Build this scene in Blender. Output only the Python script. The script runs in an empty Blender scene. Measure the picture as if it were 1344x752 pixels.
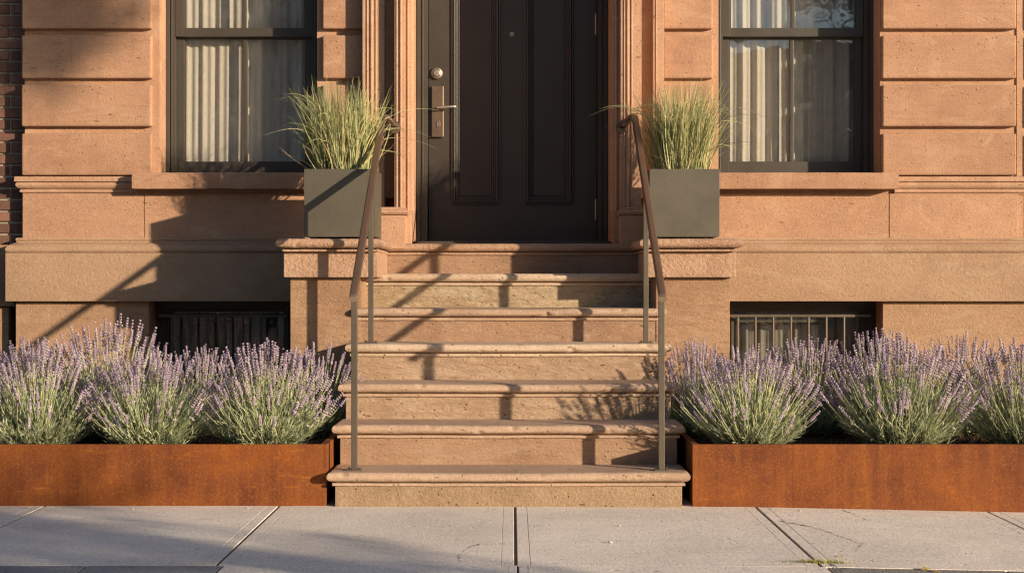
import bpy, bmesh, math, random
import numpy as np
from mathutils import Vector, Matrix, noise

random.seed(7); rng = np.random.default_rng(7)
SC = bpy.context.scene
COL = SC.collection
PI = math.pi
F = 2100.0; CH = 0.967                      # focal length in photo pixels, eye height
def X(px, D): return (px - 672.0) / F * D    # photo measurements turned into metres at a known depth
def Z(py, D): return CH - (py - 376.0) / F * D

# ------------------------------------------------------------------ materials
def mat(name):
    m = bpy.data.materials.new(name); m.use_nodes = True
    nt = m.node_tree; nt.nodes.clear()
    out = nt.nodes.new('ShaderNodeOutputMaterial')
    b = nt.nodes.new('ShaderNodeBsdfPrincipled'); nt.links.new(b.outputs[0], out.inputs[0])
    return m, nt, b, out
class G:
    """small node graph helper"""
    def __init__(s, nt):
        s.nt = nt; s.geo = nt.nodes.new('ShaderNodeNewGeometry')
    def n(s, t): return s.nt.nodes.new(t)
    def put(s, v, sock):
        if hasattr(v, 'is_linked'): s.nt.links.new(v, sock)
        else:
            if sock.type == 'RGBA' and len(v) == 3: v = (*v, 1)
            sock.default_value = v
    def pos(s, scale=(1, 1, 1), off=(0, 0, 0), rot=(0, 0, 0)):
        m = s.n('ShaderNodeMapping'); m.inputs['Scale'].default_value = scale
        m.inputs['Location'].default_value = off; m.inputs['Rotation'].default_value = rot
        s.nt.links.new(s.geo.outputs['Position'], m.inputs[0]); return m.outputs[0]
    def noise(s, vec, scale, detail=4, rough=.55, dist=0):
        t = s.n('ShaderNodeTexNoise'); t.inputs['Scale'].default_value = scale
        t.inputs['Detail'].default_value = detail; t.inputs['Roughness'].default_value = rough
        t.inputs['Distortion'].default_value = dist
        s.nt.links.new(vec, t.inputs['Vector']); return t.outputs['Fac']
    def vor(s, vec, scale, feat='F1', rand=1):
        t = s.n('ShaderNodeTexVoronoi'); t.feature = feat; t.inputs['Scale'].default_value = scale
        t.inputs['Randomness'].default_value = rand
        s.nt.links.new(vec, t.inputs['Vector']); return t.outputs['Distance']
    def ramp(s, fac, a, b, va=0., vb=1.):
        t = s.n('ShaderNodeMapRange'); t.inputs[1].default_value = a; t.inputs[2].default_value = b
        t.inputs[3].default_value = va; t.inputs[4].default_value = vb; t.clamp = True
        s.nt.links.new(fac, t.inputs[0]); return t.outputs[0]
    def math(s, op, a, b=0.):
        t = s.n('ShaderNodeMath'); t.operation = op; s.put(a, t.inputs[0]); s.put(b, t.inputs[1]); return t.outputs[0]
    def mix(s, fac, a, b, mode='MIX'):
        t = s.n('ShaderNodeMix'); t.data_type = 'RGBA'; t.blend_type = mode
        s.put(fac, t.inputs[0]); s.put(a, t.inputs[6]); s.put(b, t.inputs[7]); return t.outputs[2]
    def bump(s, h, dist, strength=1., prev=None):
        t = s.n('ShaderNodeBump'); t.inputs['Distance'].default_value = dist
        t.inputs['Strength'].default_value = strength; s.nt.links.new(h, t.inputs['Height'])
        if prev is not None: s.nt.links.new(prev, t.inputs['Normal'])
        return t.outputs[0]

def sc(c, k): return tuple(min(1, v * k) for v in c)

def stone(name, c, c2=None, pits=.5, streak=.5, grain=1., rough_relief=0., off=0., stucco=0., dark=None, isl=0.):
    m, nt, b, _ = mat(name); g = G(nt)
    c2 = c2 or sc(c, .72)
    p = g.pos(off=(off, off * .37, off * .71))
    big = g.noise(p, 1.7, 5, .6)
    med = g.noise(p, 9, 4, .6)
    st = g.noise(g.pos((3, 3, 26), (off, 0, off)), 1.6, 5, .6, .6)
    col = g.mix(g.ramp(big, .40, .60), sc(c2, .97), sc(c, 1.03))
    col = g.mix(g.ramp(med, .3, .75, 0, .45), col, sc(c, 1.16))
    col = g.mix(g.ramp(st, .5, .72, 0, streak), col, sc(c2, .82))
    gr = g.noise(p, 125, 4, .8)
    col = g.mix(g.ramp(gr, .34, .56, .46 * grain, 0), col, sc(c2, .58))
    gr2 = g.noise(g.pos(off=(off+3,1,2)), 95, 3, .8)
    col = g.mix(g.ramp(gr2, .52, .68, 0, .5 * grain), col, sc(c, 1.34))
    # pits: small dark holes, clustered along bedding
    v = g.vor(g.pos((1, 1, 1.5), (off, 1, 0)), 27)
    cl = g.noise(g.pos((2.2, 2.2, 7), (0, off, 3)), 2.5, 4, .7)
    pit = g.math('MULTIPLY', g.ramp(v, .07, .17, 1, 0), g.ramp(cl, .44, .56, 0, 1))
    v2 = g.vor(g.pos((.5, .5, 1.9), (off, 5, 0)), 13)
    cl2 = g.noise(g.pos((1, 1, 3), (7, off, 0)), 3.1, 4, .7)
    pit2 = g.math('MULTIPLY', g.ramp(v2, .03, .13, 1, 0), g.ramp(cl2, .5, .57, 0, 1))
    pit = g.math('MAXIMUM', pit, pit2)
    col = g.mix(g.math('MULTIPLY', pit, pits), col, dark or sc(c2, .3))
    # a few lighter / grimier patches
    pa = g.noise(g.pos((1, 1, 1.8), (off + 9, 0, 4)), 3.3, 6, .7, 1.)
    col = g.mix(g.ramp(pa, .53, .66, 0, .6), col, (c[0] * 1.1, c[1] * 1.22, c[2] * 1.3))
    if isl:
        col = g.mix(g.ramp(g.geo.outputs['Random Per Island'], 0, 1, 0, isl), col, sc(c2, .62))
        # soot and water streaks running down the blocks
        dr = g.noise(g.pos((11, 11, .9), (off, 3, 0)), 1.6, 5, .7)
        col = g.mix(g.ramp(dr, .54, .70, 0, .30), col, sc(c2, .70))
    sx_ = g.noise(g.pos((1.2, 1.2, 14), (off, 2, 5), (0, .12, 0)), 6, 3, .75, .7)
    scr = g.math('MULTIPLY', g.ramp(sx_, .495, .505, 0, 1), g.ramp(sx_, .51, .52, 1, 0))
    scr = g.math('MULTIPLY', scr, g.ramp(g.noise(p, 3.3, 3), .52, .6))
    col = g.mix(g.math('MULTIPLY', scr, .30 * streak + .1), col, sc(c2, .5))
    nt.links.new(col, b.inputs['Base Color'])
    b.inputs['Roughness'].default_value = .88; b.inputs['Specular IOR Level'].default_value = .25
    nrm = g.bump(gr, .003, .8 * grain)
    nrm = g.bump(g.noise(p, 75, 4, .65), .0028 + .003 * stucco, .75, nrm)
    if stucco: nrm = g.bump(g.noise(p, 48, 2, .5, .6), .008, stucco, nrm)
    if rough_relief:
        nrm = g.bump(g.noise(g.pos((1.5, 1.5, 4), (off, 0, 0)), 9, 7, .72, .5), .05 * rough_relief, 1., nrm)
    nrm = g.bump(g.math('MULTIPLY', pit, -1.), .006, .9 * min(1, pits * 1.6), nrm)
    nt.links.new(nrm, b.inputs['Normal'])
    return m

def paint(name, c, rough=.4, bump=.15, metal=0., var=.12, spec=.5, scale=40):
    m, nt, b, _ = mat(name); g = G(nt); p = g.pos()
    n1 = g.noise(p, 4, 5, .65); n2 = g.noise(p, scale * 6, 2)
    col = g.mix(g.ramp(n1, .35, .7), sc(c, 1 - var), sc(c, 1 + var))
    nt.links.new(col, b.inputs['Base Color'])
    nt.links.new(g.ramp(n1, .3, .7, rough * .85, min(1, rough * 1.2)), b.inputs['Roughness'])
    b.inputs['Metallic'].default_value = metal; b.inputs['Specular IOR Level'].default_value = spec
    nrm = g.bump(n2, .0005, bump * 2); nrm = g.bump(g.noise(p, scale, 3), .0012, bump, nrm)
    nt.links.new(nrm, b.inputs['Normal'])
    return m

def leafy(name, ca, cb, trans=.35, rough=.55, scale=9., cc=None):
    m, nt, b, out = mat(name); g = G(nt)
    r = g.geo.outputs['Random Per Island']
    col = g.mix(r, ca, cb)
    if cc: col = g.mix(g.ramp(g.noise(g.pos(), scale, 3), .4, .65), col, cc)
    nt.links.new(col, b.inputs['Base Color']); b.inputs['Roughness'].default_value = rough
    b.inputs['Specular IOR Level'].default_value = .3
    t = g.n('ShaderNodeBsdfTranslucent'); nt.links.new(col, t.inputs[0])
    mx = g.n('ShaderNodeMixShader'); mx.inputs[0].default_value = trans
    nt.links.new(b.outputs[0], mx.inputs[1]); nt.links.new(t.outputs[0], mx.inputs[2])
    nt.links.new(mx.outputs[0], out.inputs[0])
    return m

def corten(name, off):
    m, nt, b, _ = mat(name); g = G(nt)
    p = g.pos(off=(off, 0, 0)); big = g.noise(p, 2.1, 5, .65, .4); med = g.noise(p, 14, 5, .7)
    st = g.noise(g.pos((7, 7, .7), (off, 0, 0)), 2.2, 5, .65)
    fine = g.noise(p, 170, 3, .8); fi2 = g.noise(p, 110, 3, .75)
    col = g.mix(g.ramp(big, .38, .62), (.12, .033, .011), (.235, .067, .012))
    col = g.mix(g.ramp(st, .45, .7, 0, .7), col, (.28, .088, .016))
    col = g.mix(g.ramp(med, .45, .75, 0, .6), col, (.13, .037, .015))
    col = g.mix(g.ramp(fine, .36, .54, .5, 0), col, (.07, .021, .010))
    col = g.mix(g.ramp(fi2, .54, .68, 0, .32), col, (.42, .16, .035))
    drip = g.noise(g.pos((22, 22, .8), (off, 0, 4)), 1.5, 4, .7)
    col = g.mix(g.ramp(drip, .56, .70, 0, .5), col, (.10, .030, .012))
    low = g.noise(g.pos((2, 2, 9), (off, 3, 0)), 3, 5, .7)
    col = g.mix(g.ramp(low, .62, .72, 0, .5), col, (.44, .145, .017))
    nt.links.new(col, b.inputs['Base Color']); b.inputs['Roughness'].default_value = .82
    b.inputs['Specular IOR Level'].default_value = .25
    nrm = g.bump(fine, .001, .5); nrm = g.bump(fi2, .0016, .5, nrm)
    nrm = g.bump(g.noise(p, 3, 2), .008, .3, nrm)
    nt.links.new(nrm, b.inputs['Normal']); return m

def concrete(name, c, off=0., dark=.5, coarse=0., grit=.5):
    m, nt, b, _ = mat(name); g = G(nt); p = g.pos(off=(off, 0, 0))
    big = g.noise(p, 1.3, 6, .65, .5); med = g.noise(g.pos((1, 2.5, 1), (off, 0, 0)), 6, 5, .7)
    fine = g.noise(g.pos((1, .42, 1), (off, 0, 0)), 105, 3, .85); mid = g.noise(g.pos((1, .5, 1), (off, 0, 0)), 58, 4, .75)
    col = g.mix(g.ramp(big, .35, .68), sc(c, .82), sc(c, 1.07))
    col = g.mix(g.ramp(med, .48, .7, 0, .45), col, sc(c, .72))
    col = g.mix(g.ramp(fine, .36, .54, .55 + coarse * .4, 0), col, sc(c, .5))
    col = g.mix(g.ramp(mid, .52, .66, 0, .5), col, sc(c, 1.22))
    v = g.vor(g.pos((.55, .8, 1), (off, 0, 0)), 17); cl = g.noise(p, 4, 4, .7)
    sp = g.math('MULTIPLY', g.ramp(v, .07, .15, 1, 0), g.ramp(cl, .48, .56))
    v2 = g.vor(g.pos((1, .5, 1), (off, 8, 0)), 42)
    sp2 = g.math('MULTIPLY', g.ramp(v2, .08, .2, .8, 0), g.ramp(med, .45, .6))
    sp = g.math('MAXIMUM', sp, sp2)
    col = g.mix(g.math('MULTIPLY', sp, dark), col, sc(c, .22))
    gum = g.vor(g.pos((1, .8, 1), (off, 4, 0)), 3.1)
    col = g.mix(g.math('MULTIPLY', g.ramp(g.math('ADD', gum, g.math('MULTIPLY', fine, .05)), .07, .085, .45, 0), dark), col, sc(c, .3))
    stn = g.noise(g.pos((1, 3.5, 1), (off + 5, 2, 0)), 2.6, 6, .72, .8)
    col = g.mix(g.ramp(stn, .57, .72, 0, .35), col, (c[0] * .62, c[1] * .58, c[2] * .5))
    nt.links.new(col, b.inputs['Base Color']); b.inputs['Roughness'].default_value = .9
    b.inputs['Specular IOR Level'].default_value = .3
    nrm = g.bump(fine, .0010 + .003 * coarse, .5); nrm = g.bump(mid, .0014 + .004 * coarse, .5, nrm)
    nrm = g.bump(g.noise(p, 5, 3), .008, .35, nrm)
    nrm = g.bump(g.math('MULTIPLY', sp, -1.), .004, .7, nrm)
    nt.links.new(nrm, b.inputs['Normal']); return m

def glass(name, tint=.8, rough=.0, wav=.0006):
    m, nt, b, out = mat(name); g = G(nt); nt.nodes.remove(b)
    tr = g.n('ShaderNodeBsdfTransparent'); tr.inputs[0].default_value = (tint, tint * 1.0, tint * .98, 1)
    gl = g.n('ShaderNodeBsdfGlossy'); gl.inputs['Roughness'].default_value = rough
    fr = g.n('ShaderNodeLayerWeight'); fr.inputs[0].default_value = .5
    nrm = g.bump(g.noise(g.pos(), 3, 2), wav * 10, .5)
    nt.links.new(nrm, gl.inputs['Normal'])
    fac = g.math('ADD', g.math('POWER', fr.outputs[1], 5.), .085)
    dirt = g.n('ShaderNodeBsdfDiffuse'); dirt.inputs[0].default_value = (.5, .5, .48, 1)
    mx = g.n('ShaderNodeMixShader'); nt.links.new(fac, mx.inputs[0])
    nt.links.new(tr.outputs[0], mx.inputs[1]); nt.links.new(gl.outputs[0], mx.inputs[2])
    m2 = g.n('ShaderNodeMixShader')
    dn = g.ramp(g.noise(g.pos((1, 1, .6)), 14, 6, .8), .45, .8, .015, .09)
    nt.links.new(dn, m2.inputs[0]); nt.links.new(mx.outputs[0], m2.inputs[1]); nt.links.new(dirt.outputs[0], m2.inputs[2])
    nt.links.new(m2.outputs[0], out.inputs[0]); return m

def island(name, ca, cb, rough=.85, relief=.003, cc=None):
    m, nt, b, _ = mat(name); g = G(nt); p = g.pos()
    col = g.mix(g.geo.outputs['Random Per Island'], ca, cb)
    col = g.mix(g.ramp(g.noise(p, 60, 4, .7), .4, .7, 0, .5), col, cc or sc(ca, .5))
    nt.links.new(col, b.inputs['Base Color']); b.inputs['Roughness'].default_value = rough
    b.inputs['Specular IOR Level'].default_value = .3
    nt.links.new(g.bump(g.noise(p, 90, 4, .7), relief, .8), b.inputs['Normal']); return m

BR = (.445, .256, .158)          # rose brownstone of the main storey
BRl = (.375, .240, .153)         # tan coated stone of the base
M = {
 'brown': stone('rose_brownstone', BR, (.355, .193, .118), pits=.5, streak=.5, grain=.85, isl=.18),
 'brown2': stone('rose_brownstone_smooth', (.45, .26, .162), (.365, .205, .127), pits=.42, streak=.3, off=13),
 'surround': stone('brownstone_surround', (.465, .275, .175), (.39, .225, .142), pits=.45, streak=.2, off=5),
 'base': stone('tan_stucco_base', BRl, (.315, .198, .125), pits=.2, streak=.25, stucco=.28, off=3),
 'base2': stone('tan_lower_wall', (.38, .235, .148), (.30, .178, .108), pits=.35, streak=.35, stucco=.25, off=8),
 'cap': stone('cap_stone_rose', (.41, .255, .168), (.33, .195, .128), pits=.25, streak=.15, stucco=.7, off=21),
 'pier': stone('pier_stone', (.37, .225, .138), (.28, .165, .098), pits=.4, streak=.5, rough_relief=.15, off=31),
 'tread_a': stone('tread_stone_worn', (.45, .31, .22), (.35, .232, .16), pits=.6, streak=.2, stucco=.2, off=41),
 'tread_b': stone('tread_stone_tan', (.54, .40, .29), (.43, .305, .21), pits=.9, streak=.3, off=45, rough_relief=.1),
 'ris_a': stone('riser_stone_brown', (.36, .222, .142), (.275, .165, .105), pits=.5, streak=.4, off=51, rough_relief=.18),
 'ris_b': stone('riser_stone_pale', (.56, .43, .285), (.42, .29, .18), pits=1., streak=.8, off=57, rough_relief=.75, dark=(.16, .09, .05)),
 'ris_c': stone('riser_stone_spalled', (.46, .315, .21), (.36, .23, .15), pits=.9, streak=.4, off=63, rough_relief=.45, grain=.7),
 'ris_d': stone('riser_stone_olive', (.34, .235, .150), (.26, .175, .105), pits=.6, streak=.3, off=69, stucco=.4),
 'corten_a': corten('weathering_steel_a', 0.), 'corten_b': corten('weathering_steel_b', 31.),
 'walk': concrete('sidewalk_concrete', (.82, .735, .64), grit=1.),
 'walk2': concrete('sidewalk_bluestone', (.27, .275, .28), 11., .6, .6),
 'patch': concrete('sidewalk_patch', (.26, .24, .215), 19., .9, 1.),
 'joint': concrete('joint_grit', (.13, .11, .085), 3., .5, 1.),
 'asphalt': concrete('asphalt', (.055, .055, .057), 23., .5, 1.),
 'crack': paint('crack_fill', (.07, .06, .05), .95, .3),
 'door': paint('door_paint', (.052, .042, .034), .34, .3, var=.05),
 'frame': paint('frame_paint', (.056, .046, .036), .42, .35, var=.06),
 'rail': paint('bronze_rail', (.13, .083, .062), .36, .35, .35, .1),
 'post': paint('bronze_post', (.13, .105, .08), .45, .35, .4, .08),
 'worn': paint('worn_brass', (.5, .4, .28), .3, .2, .9),
 'bronze': paint('bronze_plate', (.26, .185, .135), .38, .3, .8, .15),
 'nickel': paint('satin_nickel', (.42, .36, .30), .5, .1, .95, .05),
 'hinge': paint('hinge_metal', (.35, .3, .25), .4, .2, .8),
 'planter': paint('zinc_planter', (.100, .086, .064), .5, .5, .2, .09, scale=90),
 'soil': island('potting_soil', (.05, .035, .025), (.09, .06, .04)),
 'mulch': island('bark_mulch', (.045, .026, .018), (.12, .065, .04)),
 'grass': leafy('grass_blades', (.13, .16, .06), (.60, .57, .28), .25, .5, 9, (.22, .24, .10)),
 'drygrass': leafy('dry_grass_blades', (.55, .44, .20), (.66, .54, .28), .3, .6),
 'lavleaf': leafy('lavender_leaf', (.24, .29, .16), (.68, .68, .42), .2, .6, 11, (.27, .32, .21)),
 'lavstem': leafy('lavender_stem', (.46, .50, .25), (.62, .62, .34), .12, .6),
 'lavflower': leafy('lavender_flower', (.40, .29, .38), (.78, .66, .70), .25, .7, 30, (.38, .28, .44)),
 'tree_leaf': leafy('street_tree_leaf', (.05, .09, .025), (.09, .13, .035), .35, .5),
 'bark': stone('tree_bark', (.14, .10, .07), (.07, .05, .035), pits=.3, rough_relief=1.),
 'leaf': leafy('fallen_leaf', (.62, .38, .08), (.7, .5, .15), .2, .6),
 'moss': leafy('moss', (.30, .30, .08), (.42, .38, .14), .2, .8),
 'pebble': island('pebble', (.35, .31, .26), (.55, .50, .42)),
 'brick': island('neighbour_brick', (.10, .050, .036), (.26, .125, .085), .85, .004, (.07, .045, .04)),
 'mortar': concrete('mortar', (.36, .31, .24), 5., .3, .5),
 'room': paint('room_plaster', (.6, .55, .5), .8),
 'glass': glass('window_glass', .95),
 'rubber': paint('rubber', (.02, .02, .02), .8),
 'darkglass': paint('dark_glass', (.02, .022, .025), .08),
 'opp_a': stone('opposite_brick', (.55, .43, .34), pits=.1), 'opp_b': stone('opposite_stone', (.62, .55, .46), pits=.1),
}
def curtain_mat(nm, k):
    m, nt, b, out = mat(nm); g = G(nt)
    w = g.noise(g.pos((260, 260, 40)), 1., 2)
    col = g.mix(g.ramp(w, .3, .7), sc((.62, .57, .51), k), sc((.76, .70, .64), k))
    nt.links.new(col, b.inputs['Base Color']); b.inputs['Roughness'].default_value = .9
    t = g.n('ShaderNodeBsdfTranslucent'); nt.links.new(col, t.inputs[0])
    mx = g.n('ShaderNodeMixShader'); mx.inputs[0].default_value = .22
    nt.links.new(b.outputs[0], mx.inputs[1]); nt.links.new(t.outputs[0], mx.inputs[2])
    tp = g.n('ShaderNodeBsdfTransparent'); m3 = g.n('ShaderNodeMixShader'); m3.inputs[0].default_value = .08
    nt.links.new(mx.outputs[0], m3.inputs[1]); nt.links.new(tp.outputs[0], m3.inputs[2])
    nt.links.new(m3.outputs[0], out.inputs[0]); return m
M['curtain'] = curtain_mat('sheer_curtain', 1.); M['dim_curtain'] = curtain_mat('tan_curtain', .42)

# ------------------------------------------------------------------ object helpers
def thing(name, label, cat, loc=(0, 0, 0), group=None):
    o = bpy.data.objects.new(name, None); COL.objects.link(o); o.location = loc
    o.empty_display_size = .1
    o['label'] = label; o['category'] = cat
    if group: o['group'] = group
    return o
def wloc(o):
    v = Vector((0, 0, 0))
    while o is not None: v += o.location; o = o.parent
    return v
def obj(name, bm, m, parent=None, label=None, sharp=38., kind=None):
    """bm in world coordinates; linked as one mesh object, origin at its parent's origin"""
    if sharp:
        bm.normal_update(); a = math.radians(sharp)
        for f in bm.faces: f.smooth = True
        for e in bm.edges:
            if len(e.link_faces) == 2:
                e.smooth = e.calc_face_angle(0) < a
    me = bpy.data.meshes.new(name)
    if parent is not None:
        bmesh.ops.translate(bm, verts=bm.verts, vec=-wloc(parent))
    bm.to_mesh(me); bm.free(); me.materials.append(m if not isinstance(m, str) else M[m])
    o = bpy.data.objects.new(name, me); COL.objects.link(o)
    if sharp:
        wn = o.modifiers.new('weighted', 'WEIGHTED_NORMAL'); wn.keep_sharp = True; wn.weight = 80
    if parent is not None: o.parent = parent
    if label: o['label'] = label
    if kind: o['kind'] = kind
    return o
def raw(name, V, Fc, m, parent=None, smooth=False):
    me = bpy.data.meshes.new(name)
    V = np.asarray(V, dtype=np.float32); Fc = np.asarray(Fc, dtype=np.int32)
    me.vertices.add(len(V)); me.vertices.foreach_set('co', V.ravel())
    k = Fc.shape[1]; me.loops.add(Fc.size); me.loops.foreach_set('vertex_index', Fc.ravel())
    me.polygons.add(len(Fc)); me.polygons.foreach_set('loop_start', np.arange(len(Fc), dtype=np.int32) * k)
    me.polygons.foreach_set('loop_total', np.full(len(Fc), k, dtype=np.int32))
    if smooth: me.polygons.foreach_set('use_smooth', np.ones(len(Fc), dtype=bool))
    me.update(calc_edges=True); me.validate()
    me.materials.append(M[m] if isinstance(m, str) else m)
    o = bpy.data.objects.new(name, me); COL.objects.link(o)
    if parent is not None: o.parent = parent
    return o
def top(o, label, cat, group=None):
    o['label'] = label; o['category'] = cat
    if group: o['group'] = group
    return o
def struct(o): o['kind'] = 'structure'; return o

def B(bm, x0, x1, y0, y1, z0, z1, bev=0., seg=2):
    r = bmesh.ops.create_cube(bm, size=1.)
    vs = r['verts']
    for v in vs:
        v.co = Vector((x0 + (v.co.x + .5) * (x1 - x0), y0 + (v.co.y + .5) * (y1 - y0), z0 + (v.co.z + .5) * (z1 - z0)))
    if bev:
        es = list({e for v in vs for e in v.link_edges})
        bmesh.ops.bevel(bm, geom=es, offset=bev, segments=seg, affect='EDGES', profile=.6, clamp_overlap=True)
    return bm
def BM(): return bmesh.new()
def frange(a, b, step):
    n = max(1, int(round(abs(b - a) / step))); return [a + (b - a) * i / n for i in range(n + 1)]

def sweep_block(bm, x0, x1, y0, y1, prof, sides='LFR', step=.015, amp=.0006, chips=0, seed=0, frq=14, wear=0.):
    """profile (outward offset, z) from top to bottom carried round the left, front and right side of a rectangle"""
    st = []
    if 'L' in sides:
        for y in frange(y1, y0, .03)[:-1]: st.append((x0, y, -1, 0))
        st.append((x0, y0, -1, -1))
    else: st.append((x0, y0, 0, -1))
    for x in frange(x0, x1, step)[1:-1]: st.append((x, y0, 0, -1))
    if 'R' in sides:
        st.append((x1, y0, 1, -1))
        for y in frange(y0, y1, .03)[1:]: st.append((x1, y, 1, 0))
    else: st.append((x1, y0, 0, -1))
    rd = random.Random(seed)
    pm = max(p[0] for p in prof); zt = prof[0][1]; zb = prof[-1][1]
    ch = []
    for _ in range(chips):
        ch.append((Vector((rd.uniform(x0, x1), y0 - pm, rd.choice([zt, zt, (zt + zb) / 2, zb]))), rd.uniform(.008, .028), rd.uniform(.25, .6)))
    grid = []
    cen = Vector(((x0 + x1) / 2, (y0 + y1) / 2, (zt + zb) / 2))
    for (x, y, nx, ny) in st:
        row = []
        for (o, z) in prof:
            p = Vector((x + nx * o, y + ny * o, z))
            q = p.copy(); q.x += seed * 3.1
            d = noise.noise_vector(q * frq) * amp + noise.noise_vector(q * frq * 4) * amp * .5 + noise.noise_vector(q * 2.3) * amp * 1.6
            p2 = p + d
            if wear: p2.z -= wear * math.exp(-((x - (x0 + x1) / 2) / .38) ** 2) * (1 if z > (zt + zb) / 2 else .3)
            for (c, r, k) in ch:
                dd = (p - c).length
                if dd < r:
                    w = (1 - dd / r); w = w * w * (3 - 2 * w)
                    p2 += Vector((0, 1, -1 if c.z > cen.z else 1)).normalized() * r * k * w
            row.append(bm.verts.new(p2))
        grid.append(row)
    for i in range(len(grid) - 1):
        for j in range(len(prof) - 1):
            bm.faces.new((grid[i][j], grid[i][j + 1], grid[i + 1][j + 1], grid[i + 1][j]))
    tops = [r[0] for r in grid]; bots = [r[-1] for r in grid]
    bk = []
    if 'L' not in sides or 'R' not in sides or True:
        bt = [bm.verts.new((grid[0][0].co.x, y1 + .001, zt)), bm.verts.new((grid[-1][0].co.x, y1 + .001, zt))]
        bb = [bm.verts.new((grid[0][-1].co.x, y1 + .001, zb)), bm.verts.new((grid[-1][-1].co.x, y1 + .001, zb))]
        # strips keep the ngons well behaved
        bm.faces.new([bt[0]] + tops + [bt[1]])
        bm.faces.new(([bb[0]] + bots + [bb[1]])[::-1])
        bm.faces.new([grid[0][j] for j in range(len(prof))][::-1] + [bt[0], bb[0]]) if True else None
        bm.faces.new([grid[-1][j] for j in range(len(prof))] + [bb[1], bt[1]])
    return bm
def bull(zt, h, out, n=6, fil=.012, filout=.35):
    """rounded nosing over a small fillet, from its top at zt"""
    pr = [(out - h * .5, zt)]
    for i in range(1, n):
        a = PI * i / n
        pr.append((out - h * .5 + h * .5 * math.sin(a), zt - h * .5 + h * .5 * math.cos(a)))
    pr.append((out - h * .42, zt - h)); pr.append((-.003, zt - h - .0005)); pr.append((-.003, zt - h - .007)); pr.append((out * filout, zt - h - .0075))
    pr.append((out * filout, zt - h - .006 - fil)); pr.append((-.002, zt - h - fil - .008))
    return pr

def holes_wall(bm, x0, x1, z0, z1, y0, y1, holes):
    xs = sorted({x0, x1, *[h[0] for h in holes], *[h[1] for h in holes]}); xs = [x for x in xs if x0 <= x <= x1]
    zs = sorted({z0, z1, *[h[2] for h in holes], *[h[3] for h in holes]}); zs = [z for z in zs if z0 <= z <= z1]
    solid = {}
    for i in range(len(xs) - 1):
        for j in range(len(zs) - 1):
            cx = (xs[i] + xs[i + 1]) / 2; cz = (zs[j] + zs[j + 1]) / 2
            solid[i, j] = not any(h[0] < cx < h[1] and h[2] < cz < h[3] for h in holes)
    vc = {}
    def V(i, j, k):
        if (i, j, k) not in vc: vc[i, j, k] = bm.verts.new((xs[i], (y0, y1)[k], zs[j]))
        return vc[i, j, k]
    for (i, j), s in solid.items():
        if not s: continue
        bm.faces.new((V(i, j, 0), V(i + 1, j, 0), V(i + 1, j + 1, 0), V(i, j + 1, 0)))
        bm.faces.new((V(i, j, 1), V(i, j + 1, 1), V(i + 1, j + 1, 1), V(i + 1, j, 1)))
        if not solid.get((i - 1, j)): bm.faces.new((V(i, j, 0), V(i, j + 1, 0), V(i, j + 1, 1), V(i, j, 1)))
        if not solid.get((i + 1, j)): bm.faces.new((V(i + 1, j, 0), V(i + 1, j, 1), V(i + 1, j + 1, 1), V(i + 1, j + 1, 0)))
        if not solid.get((i, j - 1)): bm.faces.new((V(i, j, 0), V(i, j, 1), V(i + 1, j, 1), V(i + 1, j, 0)))
        if not solid.get((i, j + 1)): bm.faces.new((V(i, j + 1, 0), V(i + 1, j + 1, 0), V(i + 1, j + 1, 1), V(i, j + 1, 1)))
    return bm

def sweep(bm, path, w, h, side=Vector((1, 0, 0)), n=3, r=.3, ws=None):
    """rounded-rectangle bar along a path"""
    sec = []
    rr = min(w, h) * r
    for (cx, cy, a0) in ((1, 1, 0), (-1, 1, 90), (-1, -1, 180), (1, -1, 270)):
        for k in range(n + 1):
            a = math.radians(a0 + 90 * k / n)
            sec.append((cx * (w / 2 - rr) + rr * math.cos(a), cy * (h / 2 - rr) + rr * math.sin(a)))
    path = [Vector(p) for p in path]; rings = []
    for i, p in enumerate(path):
        t = (path[min(i + 1, len(path) - 1)] - path[max(i - 1, 0)]).normalized()
        s = (side - t * side.dot(t)).normalized(); u = s.cross(t)
        k = ws[i] if ws else 1
        rings.append([bm.verts.new(p + s * a * k + u * b * k) for a, b in sec])
    for i in range(len(rings) - 1):
        for j in range(len(sec)):
            j2 = (j + 1) % len(sec)
            bm.faces.new((rings[i][j], rings[i][j2], rings[i + 1][j2], rings[i + 1][j]))
    bm.faces.new(rings[0][::-1]); bm.faces.new(rings[-1])
    return bm
def tube(bm, path, rads, n=8):
    path = [Vector(p) for p in path]; rings = []
    up = Vector((.31, .2, .93)).normalized()
    for i, p in enumerate(path):
        t = (path[min(i + 1, len(path) - 1)] - path[max(i - 1, 0)]).normalized()
        s = t.cross(up)
        if s.length < .1: s = t.cross(Vector((1, 0, 0)))
        s.normalize(); u = s.cross(t)
        r = rads[i] if hasattr(rads, '__len__') else rads
        rings.append([bm.verts.new(p + (s * math.cos(2 * PI * k / n) + u * math.sin(2 * PI * k / n)) * r) for k in range(n)])
    for i in range(len(rings) - 1):
        for j in range(n):
            bm.faces.new((rings[i][j], rings[i][(j + 1) % n], rings[i + 1][(j + 1) % n], rings[i + 1][j]))
    bm.faces.new(rings[0][::-1]); bm.faces.new(rings[-1])
    return bm
def lathe_y(bm, cx, cz, prof, n=32):
    """profile (radius, y) turned round an axis along y"""
    rings = [[bm.verts.new((cx + r * math.cos(2 * PI * k / n), y, cz + r * math.sin(2 * PI * k / n))) for k in range(n)] for r, y in prof]
    for i in range(len(rings) - 1):
        for j in range(n):
            bm.faces.new((rings[i][j], rings[i][(j + 1) % n], rings[i + 1][(j + 1) % n], rings[i + 1][j]))
    bm.faces.new(rings[-1]); bm.faces.new(rings[0][::-1])
    return bm

def gz(x): return -max(0., min(x, 6.) - .8) * .02     # the pavement falls slightly to the right

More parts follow.
